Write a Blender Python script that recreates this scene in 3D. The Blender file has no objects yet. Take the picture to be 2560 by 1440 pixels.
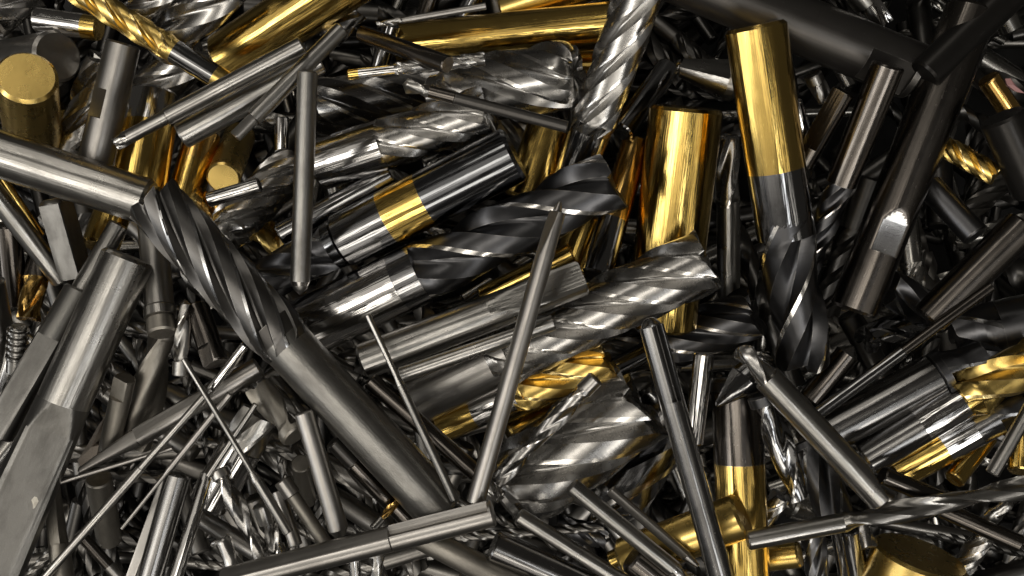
import bpy, math, random
import numpy as np
from mathutils import Vector, Matrix

# ------------------------------------------------------------------ camera, world, lamps
SC = bpy.context.scene
COL = SC.collection
D = 24.6                                    # camera height over the top of the pile (1 unit = 1 cm)
cam_d = bpy.data.cameras.new('camera')
cam = bpy.data.objects.new('camera', cam_d); COL.objects.link(cam)
cam.location = (0, 0, D)                    # looking straight down into the bin
cam_d.sensor_width = 36.0
cam_d.lens = 36.0 * D / 25.6
cam_d.clip_start = 0.1; cam_d.clip_end = 500
SC.camera = cam
W = bpy.data.worlds.new('World'); SC.world = W; W.use_nodes = True
W.node_tree.nodes['Background'].inputs[0].default_value = (1.0, 0.92, 0.80, 1)
W.node_tree.nodes['Background'].inputs[1].default_value = 0.028
SC.view_settings.view_transform = 'Standard'; SC.view_settings.look = 'None'
SC.view_settings.gamma = 1; SC.view_settings.exposure = 0.3
SC.cycles.max_bounces = 10; SC.cycles.glossy_bounces = 8; SC.cycles.diffuse_bounces = 2
SC.cycles.sample_clamp_indirect = 6
SC.cycles.use_denoising = True

def lamp(name, loc, target, sx, sy, radiance, col, roll=0.0):
    l = bpy.data.lights.new(name, 'AREA'); l.shape = 'RECTANGLE'; l.size = sx; l.size_y = sy
    l.energy = radiance * math.pi * sx * sy; l.color = col
    o = bpy.data.objects.new(name, l); COL.objects.link(o)
    d = Vector(target) - Vector(loc)
    o.matrix_world = Matrix.Translation(loc) @ d.to_track_quat('-Z', 'Y').to_matrix().to_4x4() @ Matrix.Rotation(roll, 4, 'Z')
    return o
WARM = (1.0, 0.935, 0.83); COOL = (0.97, 0.97, 0.96)
lamp('soft_ceiling_light', (-42, -8, 54), (-16, -3, 0), 54, 76, 0.45, WARM)
lamp('ceiling_panel', (-3, -9, 50), (-3, -9, 0), 14, 13, 1.0, WARM)
lamp('ceiling_panel', (-29, -7, 50), (-10, -2, 0), 9, 66, 3.2, WARM)
lamp('ceiling_panel', (22, -29, 50), (8, -8, 0), 7, 34, 4.0, COOL, 0.12)
lamp('ceiling_panel', (6, -41, 48), (2, -8, 0), 62, 8, 4.2, WARM)
lamp('ceiling_panel', (-18, 42, 48), (-6, 8, 0), 34, 8, 2.4, WARM)
lamp('unseen_far_light', (-14, 78, 50), (-10, 6, 0), 38, 24, 0.9, WARM)  # added out of view to brighten the round gold disc
lamp('unseen_far_light', (-84, -25, 50), (-10, 0, 0), 18, 110, 2.2, COOL)
lamp('unseen_far_light', (58, -25, 50), (8, 0, 0), 6, 70, 1.1, WARM)
lamp('unseen_far_light', (-20, -72, 50), (-8, -4, 0), 46, 22, 0.9, WARM)  # another added lamp, placed where the small gold disc reflects

# ------------------------------------------------------------------ materials
def metal(name, base, rough, aniso=0.5, streak=0.05, dirt=0.0, dirtcol=(0.05, 0.045, 0.04), metallic=1.0,
          var=0.12, speck=0.5, grind=0.0, patch=0.0, flute=False, grain=0.0, rings=0.0, wear=0.0):
    m = bpy.data.materials.new(name); m.use_nodes = True
    N = m.node_tree.nodes; L = m.node_tree.links
    b = N['Principled BSDF']
    def nd(t, **k):
        n = N.new(t)
        for a, v in k.items(): setattr(n, a, v)
        return n
    def math_(op, a, c, clamp=False):
        n = nd('ShaderNodeMath', operation=op); n.use_clamp = clamp
        for i, v in enumerate((a, c)):
            if isinstance(v, (int, float)): n.inputs[i].default_value = v
            else: L.new(v, n.inputs[i])
        return n.outputs[0]
    tc = nd('ShaderNodeTexCoord'); oi = nd('ShaderNodeObjectInfo')
    off = nd('ShaderNodeVectorMath', operation='SCALE'); off.inputs[0].default_value = (37.0, 91.0, 53.0)
    L.new(oi.outputs['Random'], off.inputs['Scale'])
    add = nd('ShaderNodeVectorMath', operation='ADD'); L.new(tc.outputs['Object'], add.inputs[0]); L.new(off.outputs[0], add.inputs[1])
    P = add.outputs[0]
    def mapped(s):
        mp = nd('ShaderNodeMapping'); mp.inputs['Scale'].default_value = s; L.new(P, mp.inputs['Vector']); return mp.outputs[0]
    def noise(vec, scale, detail=3, rough_=0.55):
        n = nd('ShaderNodeTexNoise'); n.inputs['Scale'].default_value = scale; n.inputs['Detail'].default_value = detail
        n.inputs['Roughness'].default_value = rough_; L.new(vec, n.inputs['Vector']); return n.outputs['Fac']
    def ramp(fac, a, c):
        r = nd('ShaderNodeMapRange'); r.inputs['From Min'].default_value = a; r.inputs['From Max'].default_value = c
        L.new(fac, r.inputs['Value']); return r.outputs[0]
    def mix(fac, c1, c2):
        n = nd('ShaderNodeMix', data_type='RGBA')
        if isinstance(fac, (int, float)): n.inputs[0].default_value = fac
        else: L.new(fac, n.inputs[0])
        for i, v in ((6, c1), (7, c2)):
            if isinstance(v, tuple): n.inputs[i].default_value = (*v, 1)
            else: L.new(v, n.inputs[i])
        return n.outputs[2]
    # colour: even coat, a little darker or lighter from tool to tool, soiled in patches
    big = noise(mapped((1, 1, 0.45)), 1.5, 5, 0.6)
    lo = tuple(c * (1 - var) for c in base); hi = tuple(min(1, c * (1 + var)) for c in base)
    c = mix(oi.outputs['Random'], lo, hi)
    c = mix(math_('MULTIPLY', ramp(big, 0.45, 0.75), dirt), c, dirtcol)
    scr = noise(mapped((9, 9, 1.0)), 4.0, 5, 0.7)
    c = mix(math_('MULTIPLY', ramp(scr, 0.60, 0.72), 0.35 * (dirt + 0.15)), c, tuple(x * 0.35 for x in base))
    dust = nd('ShaderNodeTexVoronoi'); dust.inputs['Scale'].default_value = 5.0; L.new(P, dust.inputs['Vector'])
    sel = noise(P, 6.0, 0)
    d1 = math_('LESS_THAN', dust.outputs['Distance'], 0.04)
    d2 = math_('MULTIPLY', math_('MULTIPLY', d1, math_('GREATER_THAN', sel, 0.62)), speck * 0.6)
    c = mix(d2, c, (0.55, 0.5, 0.43))
    if rings > 0:                                   # scoring from chucks and collets, round the bar
        rg = ramp(noise(mapped((0.02, 0.02, 1)), 9.0, 6, 0.75), 0.60, 0.70)
        rgm = math_('MULTIPLY', rg, ramp(noise(P, 1.1, 2), 0.48, 0.62))
        c = mix(math_('MULTIPLY', rgm, rings), c, tuple(x * 0.55 for x in base))
    sc1 = ramp(noise(mapped((14, 5, 1.1)), 3.0, 2, 0.4), 0.73, 0.77)   # long fine scratches
    sc2 = ramp(noise(mapped((3, 11, 2.6)), 2.3, 1, 0.3), 0.75, 0.78)
    scm = math_('MULTIPLY', math_('MAXIMUM', sc1, sc2), 0.16)
    c = mix(scm, c, tuple(min(1, x * 1.5 + 0.08) for x in base))
    if wear > 0:                                    # coat rubbed off the edges
        bv = nd('ShaderNodeBevel', samples=3); bv.inputs['Radius'].default_value = 0.035
        geo = nd('ShaderNodeNewGeometry')
        dt = nd('ShaderNodeVectorMath', operation='DOT_PRODUCT'); L.new(bv.outputs[0], dt.inputs[0]); L.new(geo.outputs['Normal'], dt.inputs[1])
        ed = math_('MULTIPLY', ramp(dt.outputs['Value'], 0.995, 0.93), ramp(noise(P, 5.0, 3), 0.35, 0.65))
        c = mix(math_('MULTIPLY', ed, wear), c, (0.50, 0.48, 0.45))
    L.new(c, b.inputs['Base Color'])
    r = math_('ADD', rough, math_('MULTIPLY', math_('SUBTRACT', noise(P, 2.2, 5), 0.5), 0.22 * (0.4 + rough)))
    r = math_('ADD', r, math_('MULTIPLY', ramp(big, 0.5, 0.8), 0.2 * dirt + patch))
    r = math_('ADD', r, math_('MULTIPLY', scm, 0.5))
    r = math_('ADD', r, math_('MULTIPLY', d2, 0.4), True)
    L.new(r, b.inputs['Roughness'])
    b.inputs['Metallic'].default_value = metallic
    b.inputs['Anisotropic'].default_value = aniso
    b.inputs['Anisotropic Rotation'].default_value = 0.25      # grinding runs round the bar: highlights draw out along it
    if aniso > 0:
        t = nd('ShaderNodeTangent', direction_type='RADIAL', axis='Z'); L.new(t.outputs[0], b.inputs['Tangent'])
    h = noise(mapped((0.15, 0.15, 1)) if flute else mapped((1, 1, 0.035)), 18.0 if flute else 5.0, 3 if flute else 4, 0.6)
    if grind > 0:
        h2 = noise(mapped((0.25, 0.25, 1)), 26.0, 2)
        h = math_('ADD', h, math_('MULTIPLY', h2, grind))
    if grain > 0: h = math_('ADD', h, math_('MULTIPLY', noise(P, 22.0, 3, 0.7), grain))
    bp = nd('ShaderNodeBump'); bp.inputs['Strength'].default_value = streak; bp.inputs['Distance'].default_value = 0.25
    L.new(h, bp.inputs['Height']); L.new(bp.outputs[0], b.inputs['Normal'])
    return m

M = {
 'steel':  metal('satin_carbide', (0.40, 0.39, 0.37), 0.29, 0.55, 0.10, 0.40, var=0.22, grind=0.05, grain=0.10, rings=0.5),
 'grey':   metal('dull_grey_carbide', (0.38, 0.365, 0.345), 0.36, 0.4, 0.05, 0.3, patch=0.04, grain=0.15, rings=0.4, grind=0.1),
 'worn':   metal('worn_satin_carbide', (0.36, 0.35, 0.33), 0.36, 0.4, 0.10, 0.55, patch=0.06, grind=0.12, grain=0.45, rings=0.8),
 'chrome': metal('polished_carbide', (0.62, 0.61, 0.60), 0.09, 0.5, 0.11, 0.05, speck=0.4),
 'darkchrome': metal('dark_polished_carbide', (0.29, 0.29, 0.295), 0.13, 0.5, 0.07, 0.1, rings=0.2),
 'blackchrome': metal('black_polished_carbide', (0.17, 0.175, 0.185), 0.13, 0.5, 0.04, 0.06, speck=0.6),
 'notch': metal('bare_milled_notch', (0.42, 0.415, 0.41), 0.20, 0.3, 0.01, 0.05, flute=True, speck=0.2),
 'slab': metal('worn_ground_slab', (0.20, 0.195, 0.184), 0.40, 0.3, 0.05, 0.6, patch=0.08, grain=0.5, grind=0.2, speck=0.6),
 'dsatin': metal('dark_satin_carbide', (0.27, 0.265, 0.26), 0.22, 0.55, 0.05, 0.1, rings=0.3, grain=0.05),
 'bright': metal('ground_flute_steel', (0.42, 0.41, 0.395), 0.27, 0.5, 0.02, 0.08, flute=True),
 'black':  metal('black_coating', (0.115, 0.115, 0.12), 0.35, 0.3, 0.015, 0.05, var=0.2, speck=0.35, flute=True, wear=0.7),
 'matte':  metal('matte_black_oxide', (0.085, 0.08, 0.075), 0.38, 0.2, 0.03, 0.1, metallic=0.85, speck=0.8, grain=0.1, wear=0.6, rings=0.5),
 'brown':  metal('brown_black_coating', (0.135, 0.122, 0.11), 0.24, 0.5, 0.06, 0.1, rings=0.5, wear=0.6),
 'gold':   metal('titanium_nitride_gold', (0.81, 0.565, 0.165), 0.15, 0.5, 0.10, 0.14, (0.34, 0.20, 0.06), var=0.08, speck=0.2, rings=0.35, wear=0.6),
 'goldm':  metal('satin_titanium_nitride', (0.78, 0.56, 0.18), 0.28, 0.3, 0.015, 0.1, (0.34, 0.20, 0.06), var=0.08, speck=0.0, flute=True, wear=0.5),
 'orange': metal('bronzed_titanium_nitride', (0.72, 0.45, 0.14), 0.18, 0.5, 0.08, 0.12, (0.3, 0.15, 0.04), wear=0.4),
 'edge':   metal('freshly_ground_edge', (0.74, 0.72, 0.69), 0.20, 0.2, 0.01, 0.0, speck=0, flute=True),
 'edgedark': metal('worn_dark_edge', (0.36, 0.36, 0.36), 0.22, 0.2, 0.01, 0.0, speck=0, flute=True),
 'edgegold': metal('ground_gold_edge', (0.86, 0.66, 0.30), 0.2, 0.2, 0.01, 0.0, speck=0, flute=True),
 'dull':   metal('dirty_worn_carbide', (0.32, 0.30, 0.265), 0.44, 0.1, 0.06, 0.55, patch=0.1, grain=0.6, rings=0.4),
 'wornblack': metal('worn_black_coating', (0.16, 0.155, 0.15), 0.38, 0.3, 0.03, 0.3, speck=0.3, grain=0.4, wear=0.8),
 'jet':    metal('jet_black_oxide', (0.028, 0.026, 0.024), 0.32, 0.2, 0.02, 0.1, metallic=0.7, speck=0.5, grain=0.1),
 'flat':   metal('milled_flat', (0.33, 0.325, 0.32), 0.38, 0.3, 0.02, 0.1, grind=0.3),
 'shard':  metal('broken_carbide', (0.36, 0.31, 0.26), 0.55, 0.0, 0.3, 0.5, (0.10, 0.07, 0.05), metallic=0.3, grain=0.6),
 'pale':   metal('pale_paint_fleck', (0.70, 0.66, 0.58), 0.6, 0.0, 0.05, 0.0, metallic=0.0),
 'pink':   metal('pink_plastic', (0.62, 0.33, 0.32), 0.5, 0.0, 0.05, 0.1, metallic=0.0),
 'bin':    metal('bin_floor_paint', (0.015, 0.015, 0.015), 0.7, 0.0, 0.05, 0.2, metallic=0.0),
 'deepgrey': metal('gap_shaded_grey_steel', (0.24, 0.23, 0.215), 0.36, 0.0, 0.0, 0.4),  # the three buried steels are coloured darker to stand for shade in deep gaps
 'deepdark': metal('gap_shaded_dark_steel', (0.09, 0.087, 0.083), 0.33, 0.0, 0.0, 0.3),
 'deepbright': metal('gap_shaded_bright_steel', (0.36, 0.35, 0.33), 0.25, 0.0, 0.0, 0.2),
}
EDGE = {'bright': 'edge', 'steel': 'edge', 'chrome': 'edge', 'black': 'edgedark', 'matte': 'edgedark', 'brown': 'edgedark', 'dull': 'flat',
        'darkchrome': 'edge', 'gold': 'edgegold', 'goldm': 'edgegold', 'orange': 'edgegold', 'grey': 'edge', 'worn': 'edge', 'dsatin': 'edge', 'wornblack': 'edgedark'}

# ------------------------------------------------------------------ mesh builders (tool axis = local +Z, local +X faces up)
def mesh_from(name, V, Fc, mat, angle=32):
    me = bpy.data.meshes.new(name)
    me.from_pydata([tuple(map(float, v)) for v in V], [], Fc)
    me.polygons.foreach_set('use_smooth', [True] * len(me.polygons))
    me.set_sharp_from_angle(angle=math.radians(angle))
    me.materials.append(M[mat])
    me.update()
    return me

def lathe(stations, theta, cap0=True, cap1=True, dish0=0.0, dish1=0.0):
    """stations: list of (z, r[]) on the same angles; gives a closed shell"""
    n = len(theta); V = []; Fc = []
    cs, sn = np.cos(theta), np.sin(theta)
    for z, r in stations:
        V += [(r[j] * cs[j], r[j] * sn[j], z) for j in range(n)]
    for i in range(len(stations) - 1):
        a, b = i * n, (i + 1) * n
        Fc += [(a + j, a + (j + 1) % n, b + (j + 1) % n, b + j) for j in range(n)]
    if cap0:
        V.append((0, 0, stations[0][0] + dish0)); c = len(V) - 1
        Fc += [((j + 1) % n, j, c) for j in range(n)]
    if cap1:
        V.append((0, 0, stations[-1][0] - dish1)); c = len(V) - 1; a = (len(stations) - 1) * n
        Fc += [(a + j, a + (j + 1) % n, c) for j in range(n)]
    return V, Fc

def shank_geo(z0, z1, ra, rb, mods, ch0, ch1, cap0, cap1, seg=44, tip=None, rings=None):
    """plain or tapered round bar; mods cut it: ('flat', za, zb, depth, phi), ('vee', za, zb, half, phi, r0), ('ring', za, zb, scale)"""
    th = set(np.round(np.linspace(0, 2 * math.pi, seg, endpoint=False), 5))
    for m in mods:
        if m[0] == 'flat':
            w = math.acos(max(-1, min(1, 1 - m[3])))
            for s in (-w, w): th.add(round((m[4] + s) % (2 * math.pi), 5))
        if m[0] == 'vee':
            for s in (-m[3] - 1e-3, -m[3], m[3], m[3] + 1e-3): th.add(round((m[4] + s) % (2 * math.pi), 5))
    th = np.array(sorted(th))
    zs = {z0, z1}
    for m in mods:
        if m[0] == 'ramp':
            zs |= set(np.linspace(m[1], m[2], 9))
            w = math.acos(max(-1, min(1, 1 - max(m[3], m[5]))))
            for q in np.linspace(-w, w, 13): th = np.append(th, round((m[4] + q) % (2 * math.pi), 5))
    th = np.unique(th)
    for m in mods: zs |= {m[1], m[2]}
    if ch0: zs.add(z0 + ch0)
    if ch1: zs.add(z1 - ch1)
    zs = sorted(z for z in zs if z0 - 1e-6 <= z <= z1 + 1e-6)
    st = []
    def sec(z, mid):
        f = (z - z0) / (z1 - z0)
        R = ra + (rb - ra) * f
        if ch0 and z < z0 + ch0: R -= (z0 + ch0 - z) * 0.9
        if ch1 and z > z1 - ch1: R -= (z - z1 + ch1) * 0.9
        r = np.full(len(th), R)
        for m in mods:
            if not (m[1] - 1e-9 <= mid <= m[2] + 1e-9): continue
            if m[0] == 'flat':
                c = np.cos(th - m[4]); lim = (ra * (1 - m[3])) / np.maximum(c, 1e-4)
                r = np.where(c > 1e-3, np.minimum(r, lim), r)
            elif m[0] == 'ramp':
                dep = m[3] + (m[5] - m[3]) * min(1, max(0, (z - m[1]) / (m[2] - m[1])))
                c = np.cos(th - m[4]); lim = (ra * (1 - dep)) / np.maximum(c, 1e-4)
                r = np.where(c > 1e-3, np.minimum(r, lim), r)
            elif m[0] == 'vee':
                dd = np.abs((th - m[4] + math.pi) % (2 * math.pi) - math.pi)
                r = np.where(dd <= m[3] + 5e-4, R * m[5], r)
            elif m[0] == 'ring': r = np.minimum(r, R * m[3]) if m[3] < 1 else np.full(len(th), R * m[3])
        return r
    for a, b in zip(zs[:-1], zs[1:]):
        mid = (a + b) / 2
        for z in (a, b):
            s = (z, sec(z, mid))
            if st and st[-1][0] == z and np.allclose(st[-1][1], s[1]): continue
            st.append(s)
    if tip == 'cone':
        R = st[-1][1]
        return lathe(st, th, cap0, True, 0, -float(R.max()) * 0.9)
    if tip == 'round':
        z, R = st[-1]
        for k in (0.35, 0.65, 0.88): st.append((z + k * R.max() * 0.8, R * math.sqrt(1 - k * k)))
        return lathe(st, th, cap0, True, 0, -R.max() * 0.06)
    return lathe(st, th, cap0, cap1)

def tooth(n, per):
    """one tooth round the cutter: bright land, wide cylindrical relief, round gullet, steep rake face"""
    lw, rl, we = (0.11, 0.50, 0.80) if n > 3 else ((0.08, 0.42, 0.78) if n > 2 else (0.05, 0.36, 0.72))
    u = np.concatenate([[0, lw * .5, lw], np.linspace(lw, rl, 5)[1:], np.linspace(rl, 0.90, per - 5)[1:], [0.925, 0.95, 0.972, 0.993]])
    w = np.zeros(len(u))
    for i, x in enumerate(u):
        if x <= lw: w[i] = 1 - 0.40 * x
        elif x <= rl: w[i] = 0.955 - (x - lw) / (rl - lw) * (0.955 - we)
        else:
            s = (x - rl) / (1 - rl)
            a = we * max(0, 1 - s / 0.55) ** 1.35
            c = max(0, (s - 0.70) / 0.30) ** 1.7
            w[i] = max(a, c)
    return u, w

def head_geo(z0, z1, R, n, helix, core, run, tip, rng, nick=0.03, per=15, hand=1, r0=1.0, res=1.0):
    """fluted cutter: teeth of land, relief, gullet and rake face swept along a helix; returns body and one land strip per tooth"""
    L = z1 - z0
    u, w = tooth(n, per); k = len(u); lw = u[2]
    th0 = np.concatenate([-(u + t) * 2 * math.pi / n for t in range(n)])[::-1]
    w0 = np.concatenate([w for t in range(n)])[::-1]
    u0 = np.concatenate([u for t in range(n)])[::-1]
    tt = np.concatenate([np.full(k, t) for t in range(n)])[::-1]
    nn = len(th0)
    base = core + (1 - core) * w0
    pitch = math.tan(math.radians(helix)) / R * hand
    steps = int(min(120, max(14, abs(pitch) * L / math.radians(7) * res)))
    zz = list(np.linspace(0, L, steps))
    if run > 0: zz = sorted(set(zz) | set(np.linspace(0, min(run, L * 0.6), max(4, int(14 * res)))))
    st = []
    ball = {'ball': R * 0.95, 'corner': R * 0.40, 'flat': R * 0.03}.get(tip, 0)
    if ball > R * 0.1: zz = sorted(set(z for z in zz if z < L - ball) | set(L - ball + ball * np.sin(np.linspace(0, 1, 7) * math.pi / 2)))
    edge = (u0 < 0.03)
    nk = {}
    rows = []
    for z in zz:
        r = base.copy()
        if run > 0 and z < run:
            q = 1 - z / run
            r = np.minimum(1, r + (1 - core) * 1.08 * (1 - math.sqrt(max(0, 1 - q * q))) ** 0.8)
        if z > run * 0.6:
            for t in range(n):
                if rng.random() < 0.13: r[(tt == t) & (edge | ((u0 <= lw + 1e-6) & (rng.random() < 0.35)))] *= 1 - nick * (0.3 + rng.random())
        s = 1.0
        if tip == 'ball' and z > L - ball: s = math.sqrt(max(0, 1 - ((z - L + ball) / ball) ** 2)) * 0.97 + 0.03
        elif tip == 'corner' and z > L - ball: s = 1 - 0.40 * (1 - math.sqrt(max(0, 1 - ((z - L + ball) / ball) ** 2)))
        elif tip == 'taper': s = 1 - 0.75 * z / L
        if r0 < 1 and z < 0.5 * R: s *= r0 + (1 - r0) * (z / (0.5 * R))
        a = th0 + pitch * z
        zv = np.full(nn, z0 + z)
        if z == zz[-1] and tip in ('flat', 'corner'): zv = zv - R * 0.22 * u0 * (u0 < 0.9)
        rows.append((a, r * R * s, zv))
    V = []
    for a, r, zv in rows: V += list(zip(r * np.cos(a), r * np.sin(a), zv))
    body = []; lands = [[] for _ in range(n)]
    for i in range(len(rows) - 1):
        for j in range(nn):
            j2 = (j + 1) % nn
            f = (i * nn + j, i * nn + j2, (i + 1) * nn + j2, (i + 1) * nn + j)
            if u0[j] <= lw + 1e-6 and u0[j2] <= lw + 1e-6 and tt[j] == tt[j2] and u0[j] > u0[j2]: lands[tt[j]].append(f)
            else: body.append(f)
    a0 = (len(rows) - 1) * nn
    if tip == 'point':
        V.append((0, 0, z1 + R * 0.6)); c = len(V) - 1
        body += [(a0 + j, a0 + (j + 1) % nn, c) for j in range(nn)]
    else:
        a, r, zv = rows[-1]
        i0 = len(V)
        V += list(zip(r * 0.45 * np.cos(a), r * 0.45 * np.sin(a), np.full(nn, z1 - R * 0.10)))
        V.append((0, 0, z1 - R * 0.16)); c = len(V) - 1
        body += [(a0 + j, a0 + (j + 1) % nn, i0 + (j + 1) % nn, i0 + j) for j in range(nn)]
        body += [(i0 + j, i0 + (j + 1) % nn, c) for j in range(nn)]
    return V, body, lands

def compact(V, Fc):
    used = sorted({i for f in Fc for i in f}); mp = {o: i for i, o in enumerate(used)}
    return [V[i] for i in used], [tuple(mp[i] for i in f) for f in Fc]

# ------------------------------------------------------------------ one tool
def S(f0, f1, mat, ds=1.0, name=None, mods=(), tip=None, cut=None): return dict(k='S', f0=f0, f1=f1, mat=mat, ds=ds, name=name, mods=mods, tip=tip, cut=cut)
def F(f0, f1, mat, n=4, hx=35, ds=1.0, core=0.58, tip='flat', run=0.9, edge=None, nick=0.03, hand=1):
    return dict(k='F', f0=f0, f1=f1, mat=mat, n=n, hx=hx, ds=ds, core=core, tip=tip, run=run, edge=edge, nick=nick, hand=hand)
TOOLS = []
def E(L, x0, y0, x1, y1, d, name, label, parts, cat='tool', group=None, z=None, roll=0.0, zmax=0.4, dz=None):
    TOOLS.append(dict(L=L, p=((x0, y0), (x1, y1)), d=d, name=name, label=label, parts=parts, z=z, cat=cat, group=group, roll=roll, zmax=zmax, dz=dz))
# ------------------------------------------------------------------ the tools of the pile, each with its two ends as seen from above
GE, GR, GN, GD = 'end mills tipped into the bin', 'round carbide rods in the pile', 'thin micro tools strewn over the pile', 'twist drills in the pile'
PI = math.pi
def mill(sm, fm, f, n=4, hx=35, bands=(), **k):
    """shank of one or several coats up to fraction f, then the fluted head"""
    cuts = [0.0] + [b[0] for b in bands] + [f]; ms = [sm] + [b[1] for b in bands]
    return [S(cuts[i], cuts[i + 1], ms[i], name='shank' if i == 0 else 'coating_band') for i in range(len(ms))] + [F(f, 1, fm, n, hx, **k)]
def rod(m, **k): return [S(0, 1, m, **k)]
def needle(m, f, ds): return [S(0, f, m, 1.0), S(f, min(f + 0.05, 0.98), m, (1.0, ds), name='neck'), S(min(f + 0.05, 0.98), 1, m, ds, name='needle_tip')]
def bars(*segs):
    return [S(a, b, m, name='shank' if i == 0 else 'coating_band') for i, (a, b, m) in enumerate(segs)]

# --- lying on top
E(0, 560, 1452, 1234, 1282, 66, 'gun_drill', 'long straight grey gun drill with a V-grooved tip, lying across the bottom of the pile',
  [S(0, .62, 'grey', mods=(('flat', .0, .62, .10, -.5),)), S(.62, 1, 'grey', 1.02, name='grooved_tip', mods=(('vee', .62, .985, .6, -.75, .3),))], 'gun drill', roll=0.0, zmax=1.6, dz=0.2)
E(0, 1188, 1258, 1400, 503, 47, 'engraving_tool', 'slim grey engraving rod with a pointed tip, standing across the big chevron-fluted end mill',
  [S(0, .82, 'grey'), S(.82, .965, 'grey', (1, .92), name='half_cut', mods=(('ramp', .80, .965, .0, -.9, .6),)), S(.965, 1, 'grey', (.55, .18), name='tip')], 'engraving tool', zmax=1.2)
E(0, 1137, 1250, 919, 787, 22, 'needle_tool', 'thin steel needle with its top end beside the polished bright shank at the centre', needle('steel', .62, .72), 'needle', GN, zmax=1.0)
E(0, 1815, 1490, 1622, 795, 63, 'engraving_tool', 'long thick dark rod with a split V point, beside the dark-topped gold mill',
  [S(0, .70, 'dsatin'), S(.70, .97, 'dsatin', 1.0, name='split_tip', mods=(('vee', .70, .97, .5, .5, .45),)), S(.97, 1, 'dsatin', (.9, .4), name='tip')], 'engraving tool', zmax=1.2)
E(0, 2205, 1250, 1846, 868, 72, 'half_round_cutter', 'grey rod with a bright split point, beside the dark twist drill and the chrome shanks',
  [S(0, .80, 'steel', mods=(('ramp', .0, .20, .75, -.5, 0.0), ('flat', .20, .8, .08, .9))), F(.70, 1, 'bright', 2, 26, 1.0, .36, 'ball', .9)], 'cutter', zmax=1.2, roll=2.2)
E(0, 1868, 1352, 2660, 1200, 58, 'twist_drill', 'long two-fluted dark twist drill lying nearly level across the lower corner',
  [S(0, .30, 'steel', .84), F(.30, 1, 'steel', 2, 17, 1.0, .42, 'point', .6, edge='steel')], 'twist drill', GD, zmax=1.2)
E(0, 1428, 1214, 1770, 1492, 44, 'end_mill', 'slim polished rod ending in small flutes, under the lower part of the long split-point rod',
  [S(0, .74, 'steel'), F(.74, 1, 'bright', 2, 30, 1.0, .5)], 'end mill', GE, zmax=.6)
E(.2, 1526, 1226, 1745, 1415, 27, 'half_cut_blank', 'thin slotted blank beside the slim polished rod, in front of the gold shank',
  [S(0, .86, 'grey', mods=(('flat', 0, .86, .35, .6),)), S(.86, 1, 'grey', (1, .4), name='tip')], 'blank')
E(0, 757, 112, 288, 360, 44, 'end_mill', 'silver micro end mill with a stepped neck, its tip over the gold shank',
  [S(0, .72, 'steel'), S(.72, .93, 'steel', .82, name='neck'), F(.93, 1, 'bright', 3, 30, .84, .6, 'corner', .5)], 'end mill', GN, zmax=.9)
E(.1, 855, 72, 588, 342, 42, 'needle_tool', 'slim grey stepped rod crossing the lower end of the big gold cylinder',
  [S(0, .83, 'steel'), S(.83, 1, 'grey', .74, name='half_cut_tip', mods=(('flat', .83, 1, .3, .7),))], 'micro tool', GN, zmax=1.0)
E(.3, 800, 150, 452, 341, 68, 'carbide_rod', 'thick dull grey rod lying under the two slim crossed rods', rod('steel'), 'rod', GR)
E(0, 769, 180, 750, 722, 50, 'spot_drill', 'upright dark grey rod with a cone point, in front of the gold-banded mill',
  [S(0, .965, 'worn'), S(.965, .985, 'edge', (1, .8), name='bevel'), S(.985, 1, 'worn', (.8, .7), name='point', tip='cone')], 'spot drill', zmax=1.0, dz=-.4)
E(0, 905, 84, 1120, 162, 44, 'carbide_rod', 'short dark rod whose round end shows in front of the small silver end mill', rod('brown'), 'rod', GR, z=(-1.0, 0.6))
E(0, 1418, 318, 1018, 214, 30, 'drill', 'thin black rod with a bright drill point, lying on the wide silver end mills',
  [S(0, .70, 'matte'), S(.70, .86, 'brown', 1.05, name='neck'), F(.86, 1, 'steel', 2, 25, 1.4, .45, 'point', .5)], 'drill', GD, zmax=.8)
E(.1, 722, 1332, 459, 897, 26, 'needle_tool', 'thin dark needle on a thicker shank, pointing up beside the dull twisted fragment', needle('steel', .30, .55), 'needle', GN, zmax=.8)
E(.3, 92, 1466, 524, 975, 22, 'needle_tool', 'longest needle, reaching from the bottom edge up into the bundle of fine rods', [S(0, .6, 'steel'), S(.6, 1, 'steel', .85, name='needle_tip')], 'needle', GN, zmax=.8)
E(.4, 502, 1008, 614, 862, 25, 'carbide_rod', 'short bright thin rod at the top of the needle bundle', rod('chrome'), 'rod', GR, zmax=.6)
E(.5, 575, 985, 304, 1322, 17, 'needle_tool', 'short fine needle lying just under the longest one', needle('grey', .55, .6), 'needle', GN)
E(.6, 432, 1120, 150, 1206, 12, 'needle_tool', 'hair-thin needle lying nearly level over the dull grey bar', rod('grey'), 'needle', GN, zmax=.4)
E(.35, 640, 1010, 520, 1190, 15, 'needle_tool', 'fine needle crossing the top of the polished flute-ended shank', rod('steel'), 'needle', GN, zmax=.2)
E(.2, 760, 1030, 852, 1342, 50, 'carbide_rod', 'grey rod standing beside the long dark shank with a slanted lower end', [S(0, .94, 'grey'), S(.94, 1, 'grey', (1, .5), name='tip', mods=(('flat', .94, 1, .5, -.8),))], 'rod', GR, zmax=.9)
E(.9, 1108, 1282, 378, 494, 132, 'end_mill', 'black six-flute end mill on a long worn grey shank, slanting down through the pile',
  [S(0, .555, 'worn', .97), S(.555, .60, 'matte', .97, name='coated_neck'), F(.53, 1, 'wornblack', 6, 27, 1.12, .70, 'flat', .25, edge='edgedark', nick=.12)], 'end mill', GE, zmax=.9)
E(1.0, -60, 366, 372, 506, 118, 'carbide_rod', 'thick smooth grey shank entering from the side below the gold disc', rod('steel'), 'rod', GR, zmax=.2)
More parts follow.
